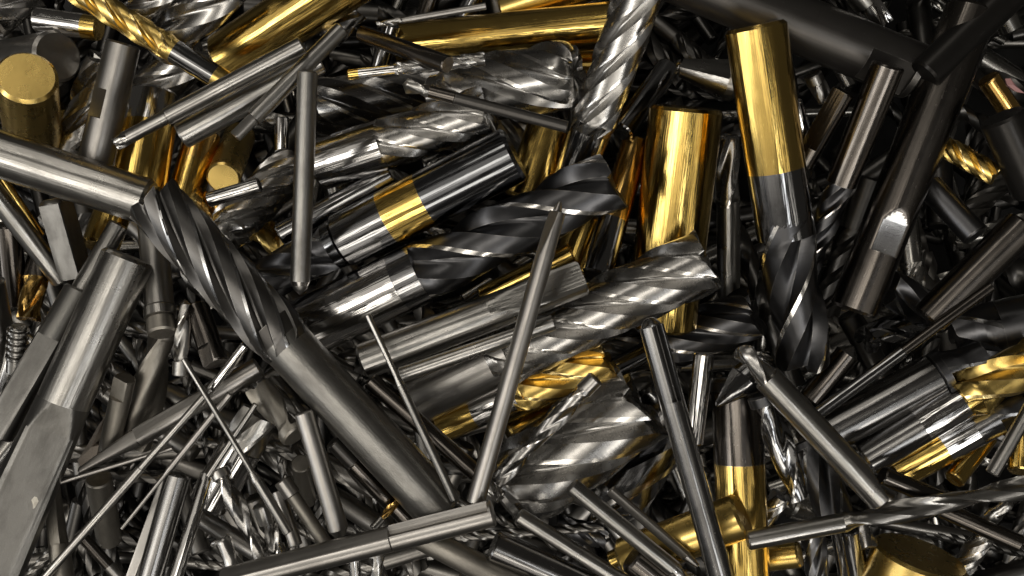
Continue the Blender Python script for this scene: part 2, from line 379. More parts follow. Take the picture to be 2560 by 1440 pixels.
# --- centre
E(1.2, 1288, 384, 640, 712, 142, 'end_mill', 'polished dark end mill shank with one gold band, at the middle of the pile',
  [S(0, .335, 'blackchrome', (1.0, 1.0)), S(.335, .48, 'gold', 1.0, name='coating_band'), S(.48, .655, 'darkchrome', (1.0, .98), name='polished_band'), S(.655, .70, 'blackchrome', (.90, .85), name='neck'), F(.64, 1, 'black', 3, 34, .84, .58, 'flat', 1.1)], 'end mill', GE, z=(-.3, -1.4))
E(1.3, 740, 832, 1536, 446, 164, 'end_mill', 'large black three-flute end mill on a mirror-polished shank, below the gold-banded one',
  [S(0, .34, 'chrome', .97), S(.34, .41, 'darkchrome', .97, name='coating_band'), F(.36, 1, 'black', 3, 35, .96, .5, 'flat', .6, edge='edge', nick=.03)], 'end mill', GE, z=(-1.5, -.1), roll=.6)
E(1.4, 795, 414, 1225, 274, 130, 'end_mill', 'silver end mill with bright flutes and a mirror shank, just above the gold-banded mill',
  [S(0, .40, 'chrome'), F(.30, 1, 'bright', 5, 33, 1.0, .66, 'flat', .55)], 'end mill', GE, z=(-2.0, -0.9), roll=.5)
E(1.6, 1080, 240, 1446, 182, 172, 'end_mill', 'broad rounded silver end mill head under the thin black drill-pointed rod',
  [S(0, .1, 'bright', .6), F(.08, 1, 'bright', 6, 33, 1.0, .66, 'corner', .4)], 'end mill', GE, z=(-2.6, -0.8), roll=.4)
E(1.9, 1130, 225, 770, 275, 152, 'end_mill', 'dark wide-fluted end mill head behind the upright cone-pointed rod',
  [S(0, .1, 'darkchrome'), F(.08, 1, 'dsatin', 5, 33, 1.0, .64, 'flat', .4, edge='edge')], 'end mill', GE)
E(1.5, 870, 187, 1212, 147, 36, 'end_mill', 'little silver end mill with a gold shank end, behind the short dark rod',
  [S(0, .08, 'gold', .75), S(.08, .36, 'chrome', .75, name='coating_band'), F(.34, 1, 'bright', 4, 33, 1.0, .6)], 'end mill', GE)
E(1.0, 905, 905, 1458, 693, 92, 'carbide_rod', 'brushed grey rod lying beneath the mirror shank and crossed by the thin needle',
  [S(0, .58, 'steel'), S(.58, 1, 'steel', 1.0, name='half_cut_end', mods=(('ramp', .58, .84, .0, -.30, .42), ('flat', .84, 1, .42, -.30)))], 'rod', GR, zmax=-.1)
E(1.1, 1000, 938, 1385, 806, 40, 'carbide_rod', 'slimmer grey rod snug along the lower side of the brushed grey rod', rod('steel'), 'rod', GR)
E(1.3, 1030, 1000, 1772, 646, 162, 'end_mill', 'big five-flute end mill with bright chevron flutes and a grey shank',
  [S(0, .35, 'grey', .88), F(.29, 1, 'bright', 5, 36, 1.0, .62, 'flat', .40, nick=.06)], 'end mill', GE, z=(-2.2, -0.3), roll=.4)
E(1.7, 1096, 1070, 1518, 884, 114, 'end_mill', 'gold-fluted end mill with a chrome and gold shank, under the slim engraving rod',
  [S(0, .22, 'gold', .74), S(.22, .47, 'chrome', .74, name='coating_band'), F(.45, 1, 'goldm', 4, 34, 1.0, .60, 'flat', .4, nick=.06)], 'end mill', GE, z=(-2.6, -1.7))
E(1.75, 1272, 1088, 1560, 930, 84, 'carbide_rod', 'gold rod with its open dark end face under the gold-fluted mill', rod('gold'), 'rod', GR)
E(1.4, 1490, 945, 1232, 1212, 48, 'twist_drill', 'bright twisted two-flute drill beside the huge silver roughing mill',
  [S(0, .12, 'steel', .9), F(.10, 1, 'bright', 2, 22, 1.0, .42, 'point', .4)], 'twist drill', GD)
E(1.5, 1268, 1238, 1602, 992, 232, 'end_mill', 'huge silver six-flute roughing end mill head, below the gold-fluted mill',
  [S(0, .06, 'bright', .8), F(.05, 1, 'bright', 6, 35, 1.0, .66, 'flat', .12, nick=.06)], 'end mill', GE, z=(-2.3, -1.6), roll=.2)
E(1.9, 1500, 1290, 1690, 1020, 180, 'end_mill', 'wide dark end mill head half hidden between the roughing mill and the long split-point rod',
  [S(0, .1, 'black', .7), F(.08, 1, 'darkchrome', 4, 30, 1.0, .62, 'corner', .3)], 'end mill', GE)
E(.8, 925, 950, 1200, 1192, 44, 'carbide_rod', 'dark slim rod running under the thin centre needle', rod('brown'), 'rod', GR)
E(.9, 1180, 1180, 1254, 1244, 36, 'end_mill', 'tiny fluted mill end poking out below the slim engraving rod', [S(0, .2, 'steel'), F(.15, 1, 'steel', 4, 35, 1, .6, 'flat', .3)], 'end mill', GE)
# --- upper middle and right
E(.8, 1430, 455, 1612, -50, 112, 'end_mill', 'black-grey fluted end mill with a chrome shank, rising to the top edge',
  [S(0, .33, 'chrome', .95), F(.28, 1, 'bright', 5, 34, 1.08, .66, 'flat', .5, edge='edge')], 'end mill', GE, z=(-2.0, .8))
E(.4, 1888, 62, 2012, 915, 144, 'end_mill', 'tall gold-coated shank turning to dark steel above black flutes, the tallest gold tool',
  [S(0, .405, 'gold', (1.03, 1.0)), S(.405, .60, 'darkchrome', 1.0, name='polished_band'), F(.545, 1, 'black', 3, 33, 1.02, .52, 'flat', .6, edge='edge')], 'end mill', GE, z=(0.8, -1.2), roll=.3)
E(1.6, 1716, 268, 1652, 815, 180, 'carbide_rod', 'wide upright gold cylinder beside the tallest gold tool', rod('gold'), 'rod', GR, z=(-1.5, -2.9))
E(2.2, 1592, 355, 1490, 690, 76, 'end_mill', 'slim bronzed gold shank ending in chrome, squeezed beside the wide gold cylinder', bars((0, .6, 'orange'), (.6, 1, 'darkchrome')), 'end mill', GE)
E(2.3, 1372, 318, 1310, 500, 110, 'carbide_rod', 'gold shank showing behind the chrome shank of the black-grey mill', rod('gold'), 'rod', GR)
E(2.6, 1470, 540, 1405, 730, 92, 'carbide_rod', 'gold rod below the tip of the large black three-flute mill', rod('gold'), 'rod', GR)
E(2.5, 1205, 745, 1432, 634, 58, 'carbide_rod', 'slanting gold rod between the black three-flute mill and the brushed rod', rod('gold'), 'rod', GR, z=(-2.6, -2.3))
E(1.0, 1660, -78, 2292, 182, 142, 'carbide_rod', 'thick matte black bar with a milled flat near its end, across the upper corner',
  [S(0, 1, 'matte', mods=(('flat', .79, .965, .22, .45),))], 'rod', GR, z=(-.2, -.4))
E(.7, 2222, 160, 2002, 706, 78, 'twist_drill', 'slim black twist drill on a dark polished shank, beside the tallest gold tool',
  [S(0, .52, 'brown', 1.0), F(.46, 1, 'black', 3, 33, .90, .58, 'point', .4, edge='edge')], 'twist drill', GD, zmax=.8)
E(.6, 2432, 20, 2132, 778, 122, 'carbide_rod', 'dark brown-black shank with a milled clamping flat and a bright crescent notch',
  [S(0, 1, 'brown', (1.04, .98), mods=(('ramp', .645, .700, .0, -.33, .21), ('flat', .700, .80, .21, -.33)), cut='notch')], 'rod', GR, z=(.2, -.6))
E(.3, 2560, -50, 2310, 190, 90, 'carbide_rod', 'jet black bar crossing the top of the notched dark shank', [S(0, 1, 'jet')], 'rod', GR)
E(1.8, 2110, 228, 2005, 412, 58, 'half_cut_blank', 'dark half-cut blank beside the coated part of the tallest gold tool', [S(0, 1, 'brown', mods=(('flat', .0, .75, .35, .4),))], 'blank')
E(2.2, 2030, 185, 2062, 252, 46, 'end_mill', 'tiny faceted cutter end under the matte black bar', [S(0, .3, 'steel'), F(.2, 1, 'steel', 3, 20, 1, .6, 'corner', .3)], 'end mill', GE)
E(2.6, 1982, 255, 2010, 345, 46, 'carbide_rod', 'short bright rod end deep beside the tallest gold tool', rod('chrome'), 'rod', GR)
E(2.0, 2120, -50, 2205, 62, 64, 'end_mill', 'bright square-cut mill end behind the matte black bar', [S(0, .5, 'steel'), F(.4, 1, 'chrome', 3, 20, 1, .6, 'flat', .3)], 'end mill', GE)
E(1.7, 1845, 205, 1690, 166, 104, 'chamfer_mill', 'polished cone-shaped chamfer mill between the black-grey mill and the tallest gold tool',
  [S(0, .15, 'steel'), S(.15, .92, 'steel', (1, .45), name='cone', mods=(('flat', .15, .92, .35, .9),)), S(.92, 1, 'chrome', .42, name='nose')], 'chamfer mill')
E(2.0, 1552, 330, 1672, 168, 62, 'carbide_rod', 'dark polished rod with one white streak, beside the chrome shank of the black-grey mill', rod('darkchrome'), 'rod', GR)
E(1.9, 1822, 742, 1820, 338, 58, 'end_mill', 'upright grey end mill with fine long flutes between the two gold cylinders',
  [S(0, .62, 'steel'), F(.58, 1, 'bright', 3, 18, 1.02, .66, 'corner', .5)], 'end mill', GE)
E(1.8, 1640, 872, 1892, 778, 136, 'end_mill', 'dark four-flute end mill head next to the black flutes of the tallest gold tool',
  [S(0, .1, 'black', .8), F(.08, 1, 'black', 5, 33, 1, .64, 'flat', .3, edge='edge')], 'end mill', GE)
# --- top edge
E(1.2, 562, 150, 930, -90, 138, 'carbide_rod', 'biggest gold cylinder at the top, crossed by slim grey rods', rod('gold'), 'rod', GR, z=(-2.0, -.2))
E(2.2, 1000, 112, 1540, 62, 112, 'carbide_rod', 'long gold cylinder lying level under the tiny long micro mill', rod('gold'), 'rod', GR)
E(2.9, 1100, 175, 1560, 165, 84, 'carbide_rod', 'gold rod in shadow beneath the long level gold cylinder', rod('gold'), 'rod', GR)
E(2.4, 1262, 24, 1520, -60, 92, 'carbide_rod', 'gold shank end cut by the top edge above the long level gold cylinder', rod('goldm'), 'rod', GR)
E(1.4, 1215, 15, 942, 62, 18, 'needle_tool', 'tiny long micro mill lying above the long level gold cylinder', [S(0, .68, 'grey'), S(.68, .78, 'grey', (1, .8), name='neck'), F(.76, 1, 'bright', 2, 30, 1.0, .5)], 'micro tool', GN)
E(.9, 610, 236, 190, -25, 66, 'end_mill', 'gold-fluted end mill with a dark polished shank, slanting in from the top edge',
  [S(0, .18, 'goldm', .92), S(.18, .42, 'darkchrome', .92, name='coating_band'), S(.42, .48, 'goldm', .92, name='coated_neck'), F(.44, 1, 'goldm', 4, 34, 1.05, .64, 'flat', .5)], 'end mill', GE, zmax=.3)
E(1.3, 66, 191, 84, 350, 138, 'carbide_rod', 'round gold disc end of a steeply standing gold rod', rod('goldm'), 'rod', GR, z=(-.8, -3.9))
E(1.4, 146, 140, -60, 175, 122, 'carbide_rod', 'flat dark grey disc end just behind the round gold disc', rod('grey'), 'rod', GR, z=(-2.8, -5.5))
E(1.3, 308, 108, 238, 405, 84, 'carbide_rod', 'grey shank with a stepped clamping notch, between silver flutes', [S(0, 1, 'grey', mods=(('flat', .40, .64, .24, 1.0),))], 'rod', GR, zmax=-.6)
E(2.0, 388, 235, 345, 480, 130, 'carbide_rod', 'chrome-topped gold cylinder under the tip of the silver micro end mill', bars((0, .34, 'chrome'), (.34, 1, 'gold')), 'rod', GR, z=(-2.4, -1.7))
E(2.4, 508, 330, 448, 545, 88, 'carbide_rod', 'bronzed gold rod streaked with orange beside the chrome-topped gold cylinder', bars((0, .35, 'orange'), (.35, 1, 'gold')), 'rod', GR, z=(-2.9, -2.3))
E(2.0, 558, 446, 600, 340, 80, 'carbide_rod', 'small round gold disc end in a dark gap', rod('goldm'), 'rod', GR, z=(-1.8, -4.4))
E(2.3, 180, 375, 268, 150, 104, 'end_mill', 'silver-fluted mill standing behind the two disc ends', [S(0, .1, 'bright'), F(.08, 1, 'bright', 4, 30, 1, .6, 'flat', .4)], 'end mill', GE)
E(2.6, 300, 300, 490, 120, 120, 'end_mill', 'broad silver-fluted mill beneath the gold-fluted end mill', [S(0, .3, 'chrome', .9), F(.25, 1, 'bright', 4, 32, 1, .6, 'flat', .4)], 'end mill', GE)
E(2.4, 400, 120, 575, -40, 116, 'end_mill', 'silver end mill beside the biggest gold cylinder at the top edge', [S(0, .1, 'steel'), F(.08, 1, 'bright', 3, 30, 1, .55, 'flat', .4)], 'end mill', GE)
E(2.5, 250, 72, 90, 48, 62, 'carbide_rod', 'polished shank with a gold end, above the flat grey disc', bars((0, .25, 'gold'), (.25, 1, 'chrome')), 'rod', GR)
E(2.6, -30, 60, 90, -20, 90, 'end_mill', 'silver flutes in the top corner above the gold disc', [S(0, .1, 'bright'), F(.08, 1, 'bright', 4, 35, 1, .58, 'flat', .3)], 'end mill', GE)
E(2.0, 548, 600, 742, 402, 116, 'end_mill', 'silver end mill with fine serrated flutes behind the upright cone-pointed rod',
  [S(0, .08, 'bright', .8), F(.06, 1, 'bright', 6, 38, 1, .66, 'corner', .3, nick=.08)], 'end mill', GE)
E(1.8, 520, 500, 650, 462, 38, 'carbide_rod', 'short polished rod lying against the serrated silver mill', rod('chrome'), 'rod', GR)
E(2.3, 470, 490, 590, 575, 74, 'end_mill', 'gold-brown fluted mill end next to the black six-flute mill', [S(0, .1, 'goldm'), F(.08, 1, 'orange', 3, 35, 1, .55, 'flat', .4)], 'end mill', GE)
E(2.8, 640, 560, 720, 630, 70, 'end_mill', 'gold fluted scrap end beneath the upright cone-pointed rod', [S(0, .1, 'goldm'), F(.08, 1, 'goldm', 3, 35, 1, .55, 'flat', .4)], 'end mill', GE)
E(1.8, 700, 590, 980, 440, 64, 'carbide_rod', 'dark polished rod hidden along the upper side of the gold-banded mill', rod('darkchrome'), 'rod', GR)
E(2.2, 704, 292, 703, 408, 36, 'carbide_rod', 'short chrome pin standing beside the upright cone-pointed rod', rod('chrome'), 'rod', GR)
# --- left
E(.7, 322, 640, -70, 1520, 130, 'flatted_bar', 'thick grey bar with a chamfered end and a long ground flat, in the lower corner',
  [S(0, .42, 'steel', 1.0), S(.42, 1, 'slab', (1.0, 1.3), name='ground_flat', mods=(('ramp', .42, .50, 0.05, .0, .30), ('flat', .50, 1, .30, .0)))], 'bar', GR, z=(.2, .8))
E(1.0, 298, 560, -10, 1090, 80, 'carbide_rod', 'stepped grey shank with a long flat, alongside the thick flatted bar',
  [S(0, .32, 'steel', .62, name='neck'), S(.32, 1, 'slab', 1.0, name='shank', mods=(('flat', .55, 1, .30, .40),))], 'rod', GR)
E(1.2, 136, 496, 192, 694, 80, 'grooved_blank', 'short grey carbide blank with a ground V facet, standing beside two slanting rods',
  [S(0, .06, 'steel', (.8, 1), name='bevelled_end'), S(.06, 1, 'slab', 1.0, name='facet', mods=(('flat', .06, 1, .42, .55), ('flat', .06, 1, .35, -.75)))], 'blank')
E(1.4, -30, 462, 156, 702, 52, 'carbide_rod', 'slim grey rod slanting down to the grooved blank', rod('steel'), 'rod', GR)
E(1.9, 0, 440, 100, 590, 26, 'carbide_rod', 'thin gold rod beside the slim slanting grey rod', rod('gold'), 'rod', GR)
E(1.6, 380, 560, 405, 835, 78, 'collared_shank', 'grey shank with a raised ring collar, below the black six-flute mill',
  [S(0, .77, 'grey', .92), S(.77, .86, 'steel', 1.0, name='collar'), S(.86, 1, 'dull', .88, name='neck')], 'shank')
E(1.8, 410, 815, 336, 1115, 92, 'end_mill', 'dirty worn two-flute mill standing under the collared shank', [S(0, .05, 'dull'), F(.04, 1, 'dull', 2, 22, 1, .5, 'flat', .2, edge='dull', nick=.2)], 'end mill', GE)
E(1.6, 452, 940, 462, 760, 42, 'twist_drill', 'small twist drill standing point up beside the collared shank', [S(0, .2, 'steel'), F(.15, 1, 'steel', 2, 28, 1, .45, 'point', .4)], 'twist drill', GD)
E(1.8, 490, 765, 540, 910, 62, 'carbide_rod', 'short dark shank next to the standing small twist drill', [S(0, 1, 'brown', mods=(('flat', .7, 1, .3, .8),))], 'rod', GR)
E(1.7, 312, 945, 272, 1125, 52, 'carbide_rod', 'dirty dark rod with a notched top beside the thick flatted bar', [S(0, 1, 'dull', mods=(('flat', 0, .25, .4, .6),))], 'rod', GR)
E(1.2, 648, 918, 196, 1178, 56, 'boring_bar', 'dull grey boring bar with two steps and a pointed end, under the needles',
  [S(0, .30, 'grey', 1.0), S(.30, .68, 'grey', .92, name='neck', mods=(('flat', .3, .68, .2, .5),)), S(.68, 1, 'grey', (.85, .25), name='pointed_tip', mods=(('flat', .68, 1, .3, .4),))], 'boring bar')
E(1.5, 128, 1200, 160, 1470, 56, 'half_cut_blank', 'faceted dull blank standing below the end of the hair-thin needle', [S(0, 1, 'dull', (.7, 1), mods=(('flat', 0, .6, .4, .5), ('flat', 0, .6, .4, -.9)))], 'blank')
E(1.7, 246, 1195, 274, 1350, 62, 'carbide_rod', 'short dull rod with its round end up, between the needles', rod('dull'), 'rod', GR, z=(-1.6, -3.2))
E(1.0, 447, 1185, 365, 1480, 64, 'carbide_rod', 'polished grey shank standing beside a thinner one at the bottom edge', rod('dsatin'), 'rod', GR)
E(1.1, 519, 1182, 428, 1482, 34, 'carbide_rod', 'thinner polished rod beside the grey shank at the bottom edge', rod('chrome'), 'rod', GR)
E(1.3, 418, 1190, 315, 1480, 26, 'half_cut_blank', 'thin flat blade with a faint red mark, at the bottom edge', [S(0, 1, 'grey', mods=(('flat', 0, 1, .5, .4),))], 'blank')
E(1.0, 546, 1175, 672, 1420, 50, 'twist_drill', 'grey twist drill lying beside the short shank ends below the flute-ended polished shank', [S(0, .08, 'steel'), F(.06, 1, 'bright', 2, 26, 1, .42, 'point', .3)], 'twist drill', GD)
E(1.4, 502, 1295, 650, 1385, 46, 'carbide_rod', 'short grey stub crossing behind the grey twist drill', rod('grey'), 'rod', GR)
E(1.6, 560, 1265, 680, 1400, 38, 'half_cut_blank', 'small flat-cut stub right under the grey twist drill', [S(0, 1, 'grey', mods=(('flat', 0, 1, .45, .2),))], 'blank')
E(1.4, 196, 1330, 318, 1465, 28, 'carbide_rod', 'thin purple-grey rod in the lower corner behind the longest needle', bars((0, .62, 'brown'), (.62, 1, 'grey')), 'rod', GR)
E(1.3, 520, 1262, 655, 1030, 108, 'end_mill', 'wide polished shank ending in a flute facet, behind the thin dark needle', [S(0, .62, 'chrome'), F(.55, 1, 'steel', 3, 25, 1, .55, 'flat', .8)], 'end mill', GE)
E(1.1, 740, 1090, 645, 968, 74, 'end_mill', 'dull twisted mill fragment beside the long worn grey shank', [S(0, .1, 'dull'), F(.08, 1, 'dull', 2, 26, 1, .5, 'flat', .3, edge='dull')], 'end mill', GE)
E(1.0, 705, 1200, 832, 1385, 44, 'stepped_pin', 'headed grey pin leaning beside the slanted-end rod', [S(0, .2, 'grey', 1.0, name='head'), S(.2, 1, 'dull', .78, name='shank')], 'pin')
E(1.4, 752, 1158, 768, 1250, 46, 'carbide_rod', 'small round dull rod end above the headed grey pin', rod('dull'), 'rod', GR, z=(-1.2, -3.4))
E(1.2, 830, 1105, 1025, 1305, 46, 'carbide_rod', 'dark rod with a bright worn edge under the long worn grey shank', [S(0, .25, 'matte', .8, name='neck'), S(.25, 1, 'brown', 1.0, name='shank')], 'rod', GR)
E(1.0, 932, 1322, 1005, 1240, 22, 'twist_drill', 'tiny bronzed twist drill above the long gun drill', [S(0, .3, 'steel'), F(.25, 1, 'orange', 2, 28, 1, .45, 'point', .4)], 'twist drill', GD)
E(1.3, 695, 1228, 740, 1365, 34, 'carbide_rod', 'short grey peg behind the headed pin', rod('grey'), 'rod', GR)
E(1.0, 1040, 1335, 1310, 1475, 66, 'carbide_rod', 'rough brown rod passing under the long gun drill', rod('dull'), 'rod', GR)
E(.6, 1296, 1288, 1580, 1468, 40, 'carbide_rod', 'grey rod with a rounded top at the bottom edge, below the roughing mill', [S(0, 1, 'steel')], 'rod', GR)
E(.9, 1232, 1362, 1520, 1490, 78, 'carbide_rod', 'bright-ended dark shank next to the tip of the long gun drill', rod('dsatin'), 'rod', GR)
E(.8, 1580, 1392, 1730, 1510, 82, 'carbide_rod', 'dark shank with a chamfered end at the bottom edge, in front of the gold shank', rod('brown'), 'rod', GR)
# --- lower right
E(1.6, 1840, 945, 1862, 1480, 126, 'end_mill', 'upright gold mill with a dark coated upper part, beside the long split-point rod',
  [S(0, .06, 'black'), S(.06, .40, 'brown', name='coating_band'), S(.40, 1, 'gold', name='gold_shank')], 'end mill', GE)
E(1.2, 1560, 1400, 1858, 1288, 112, 'carbide_rod', 'gold shank with a chamfered end lying behind the long split-point rod', rod('goldm'), 'rod', GR)
E(1.7, 1862, 1402, 2000, 1385, 66, 'carbide_rod', 'short gold stub at the bottom edge under the long twist drill', rod('goldm'), 'rod', GR)
E(1.0, 2302, 1385, 2190, 1710, 226, 'carbide_rod', 'huge gold cylinder at the bottom edge, its round end face up', rod('goldm'), 'rod', GR, z=(-1.7, -2.5))
E(1.8, 2088, 1325, 2118, 1480, 28, 'carbide_rod', 'thin bright rod standing below the long twist drill', rod('chrome'), 'rod', GR)
E(1.9, 2120, 1320, 2150, 1480, 62, 'carbide_rod', 'dark rod standing between the thin bright rod and the huge gold cylinder', rod('darkchrome'), 'rod', GR)
E(1.8, 2030, 1325, 2052, 1480, 62, 'end_mill', 'dark fluted mill standing between the short gold stub and the thin bright rod', [S(0, .1, 'black'), F(.05, 1, 'black', 3, 30, 1, .55)], 'end mill', GE)
E(.8, 2352, 1272, 2552, 1360, 44, 'carbide_rod', 'short dark rod slanting below the flutes of the long twist drill', rod('brown'), 'rod', GR)
E(.7, 2205, 1188, 2380, 1262, 46, 'carbide_rod', 'dark rod end above the flutes of the long twist drill', rod('brown'), 'rod', GR)
E(.9, 2072, 1082, 2452, 876, 110, 'end_mill', 'broad dark polished shank with one long highlight and a black neck', [S(0, .70, 'dsatin'), S(.70, .76, 'black', .98, name='coated_neck'), F(.72, 1, 'black', 2, 20, .96, .45)], 'end mill', GE, z=(-1.6, -1.2))
E(.8, 2162, 1150, 2610, 880, 92, 'end_mill', 'gold-fluted end mill with a dark and chrome banded shank at the far side',
  [S(0, .32, 'dsatin'), S(.32, .55, 'chrome', name='polished_band'), S(.55, .62, 'gold', name='coating_band'), F(.56, 1, 'goldm', 3, 32, 1.3, .55, 'flat', .5)], 'end mill', GE, z=(-1.4, -.6))
E(.9, 2236, 1182, 2560, 1000, 94, 'end_mill', 'gold, chrome and black banded shank below the gold-fluted mill',
  [S(0, .38, 'gold'), S(.38, .62, 'chrome', name='polished_band'), S(.62, .78, 'dsatin', name='coating_band'), F(.74, 1, 'black', 2, 25, 1.0, .5)], 'end mill', GE, z=(-1.9, -1.2))
E(1.8, 2385, 1200, 2470, 1090, 50, 'carbide_rod', 'dim gold rod under the banded shank', rod('gold'), 'rod', GR)
E(.7, 2480, 1185, 2580, 1010, 34, 'carbide_rod', 'slim dark rod with a bright streak beside the banded shank', rod('steel'), 'rod', GR)
E(1.4, 2556, 1060, 2552, 1180, 60, 'carbide_rod', 'gold rod cut by the side edge below the gold flutes', rod('gold'), 'rod', GR)
E(.7, 2478, 716, 2036, 1040, 32, 'half_cut_blank', 'long slim stepped dark rod, slanting above the broad polished shank', [S(0, .5, 'brown', .8, name='slim_end'), S(.5, 1, 'darkchrome', 1.0, name='shank')], 'blank')
E(1.4, 2360, 790, 2215, 720, 100, 'end_mill', 'black fluted mill head behind the lower end of the notched dark shank', [S(0, .2, 'black'), F(.15, 1, 'black', 3, 30, 1, .52, 'flat', .4, edge='edgedark')], 'end mill', GE)
E(1.2, 2560, 560, 2320, 800, 92, 'carbide_rod', 'black shadowed shank slanting behind the long slim dark rod', rod('brown'), 'rod', GR)
E(1.5, 2320, 462, 2440, 590, 66, 'carbide_rod', 'glossy black rod in shadow beside the notched dark shank', rod('black'), 'rod', GR)
E(1.3, 2620, 800, 2380, 850, 150, 'end_mill', 'wide black mill in deep shadow above the gold-fluted end mill', [S(0, .5, 'black'), F(.4, 1, 'black', 3, 30, 1, .55)], 'end mill', GE)
E(1.1, 2025, 1000, 2135, 865, 60, 'spot_drill', 'dark rod with a polished cone tip near the black flutes of the tallest gold tool', [S(0, .85, 'brown'), S(.85, 1, 'steel', (1, .1), name='cone')], 'spot drill')
E(1.5, 2310, 795, 2160, 850, 76, 'end_mill', 'small dark fluted end beneath the notched dark shank with bright nicks', [S(0, .2, 'black'), F(.15, 1, 'darkchrome', 3, 35, 1, .55)], 'end mill', GE)
E(1.5, 2355, 362, 2492, 440, 56, 'end_mill', 'small gold-fluted mill in the shadow beside the notched dark shank', [S(0, .1, 'goldm', .9), F(.08, 1, 'goldm', 5, 35, 1, .66)], 'end mill', GE)
E(1.9, 2470, 195, 2540, 300, 54, 'carbide_rod', 'dim gold shank in the dark far corner', rod('orange'), 'rod', GR, z=(-4.0, -4.4))
E(1.3, 2505, 290, 2590, 480, 110, 'carbide_rod', 'black tube end with a pale rim at the far side', rod('jet'), 'rod', GR)
E(1.0, 1902, 985, 2000, 1245, 72, 'end_mill', 'dark fluted drill beside the split-pointed grey rod, its flat end down', [S(0, .1, 'black'), F(.05, 1, 'darkchrome', 2, 28, 1, .5, 'flat', .3)], 'end mill', GE)
E(1.5, 2010, 1110, 2105, 1310, 100, 'end_mill', 'black fluted head beneath the split-pointed grey rod', [S(0, .1, 'black'), F(.05, 1, 'black', 3, 28, 1, .55, 'corner', .3)], 'end mill', GE)
E(1.6, 1760, 885, 1732, 1110, 52, 'carbide_rod', 'bluish bright rod standing beside the long split-point rod', rod('chrome'), 'rod', GR)
E(1.4, 1905, 910, 1790, 1015, 84, 'end_mill', 'dark pointed cutter between the bluish bright rod and the split-pointed rod', [S(0, .4, 'darkchrome'), S(.4, 1, 'darkchrome', (1, .15), name='cone', mods=(('flat', .4, 1, .3, .6),))], 'cutter')
E(1.6, 1520, 930, 1648, 862, 52, 'carbide_rod', 'short polished stub behind the top of the long split-point rod', rod('darkchrome'), 'rod', GR)
E(1.9, 1540, 990, 1660, 905, 60, 'end_mill', 'small dark fluted stub behind the long split-point rod', [S(0, .1, 'steel'), F(.08, 1, 'steel', 3, 35, 1, .55)], 'end mill', GE)
E(1.8, 2150, 1010, 2010, 1110, 70, 'carbide_rod', 'dark rod beneath the split-pointed grey rod', rod('brown'), 'rod', GR)
# --- deeper on the far left
E(1.8, 40, 930, 46, 815, 52, 'thread_mill', 'small silver thread mill with fine rings, at the side edge', [S(0, .3, 'steel', .9)] + [S(.3 + .07 * i, .3 + .07 * (i + 1), 'bright', 1.0 if i % 2 == 0 else .78, name='thread_ring') for i in range(10)], 'thread mill')
E(1.9, -40, 700, 20, 1010, 90, 'end_mill', 'grey fluted mill cut by the side edge next to the thread mill', [S(0, .4, 'steel'), F(.3, 1, 'bright', 3, 30, 1, .55)], 'end mill', GE)
E(2.2, 110, 590, 70, 800, 60, 'end_mill', 'dark bronzed mill in the gap beneath the slanting grey rod', [S(0, .5, 'brown'), F(.4, 1, 'orange', 3, 30, 1, .55)], 'end mill', GE)
E(2.4, 20, 560, 40, 760, 60, 'carbide_rod', 'dark rod in the gap at the side edge above the thread mill', rod('brown'), 'rod', GR)
E(2.2, 300, 480, 250, 620, 90, 'carbide_rod', 'gold shank glimpsed under the thick smooth grey shank', rod('gold'), 'rod', GR)
E(2.3, 130, 260, 110, 400, 90, 'carbide_rod', 'bronzed gold rod under the round gold disc', rod('gold'), 'rod', GR)

# --- small bits seen in the gaps
E(1.3, 652, 1262, 702, 1405, 44, 'end_mill', 'small bright fluted bit beside the lower end of the thin dark needle', [S(0, .3, 'steel'), F(.25, 1, 'bright', 3, 30, 1, .55)], 'end mill', GE)
E(1.2, 600, 1445, 548, 1345, 60, 'end_mill', 'broken bright flute end at the bottom edge under the gun drill shank', [S(0, .2, 'steel'), F(.1, 1, 'bright', 2, 20, 1, .5, 'corner')], 'end mill', GE)
E(1.6, 884, 1390, 892, 1475, 30, 'carbide_rod', 'bright pin below the long gun drill, nearest its middle', rod('chrome'), 'rod', GR)
E(1.7, 940, 1380, 952, 1475, 44, 'end_mill', 'bright fluted bit standing below the long gun drill', [S(0, .1, 'steel'), F(.05, 1, 'bright', 2, 25, 1, .5)], 'end mill', GE)
E(1.5, 2392, 1440, 2462, 1335, 56, 'end_mill', 'bright nicked mill end beside the huge gold cylinder', [S(0, .2, 'steel'), F(.1, 1, 'bright', 4, 35, 1, .6, 'corner')], 'end mill', GE)
E(1.4, 2475, 1298, 2525, 1250, 38, 'end_mill', 'tiny bright ball-nosed mill under the flutes of the long twist drill', [S(0, .3, 'steel'), F(.2, 1, 'bright', 2, 30, 1, .6, 'ball')], 'end mill', GE)
E(1.5, 1528, 1400, 1625, 1352, 44, 'carbide_rod', 'thin gold rod between the slim polished rod and the gold shank', rod('gold'), 'rod', GR)
E(1.7, 1880, 1335, 1955, 1238, 54, 'end_mill', 'bright fluted mill just above the shank of the long twist drill', [S(0, .2, 'steel'), F(.1, 1, 'bright', 3, 32, 1, .58)], 'end mill', GE)
E(2.2, 1200, -30, 1150, 70, 54, 'carbide_rod', 'dark rod at the top edge above the tiny long micro mill', rod('darkchrome'), 'rod', GR)
E(2.3, 1085, -30, 1050, 80, 48, 'carbide_rod', 'dim brown rod at the top edge beside the biggest gold cylinder', rod('brown'), 'rod', GR)
E(2.0, 978, 60, 940, 200, 46, 'carbide_rod', 'dark polished rod standing behind the short dark rod', rod('darkchrome'), 'rod', GR)
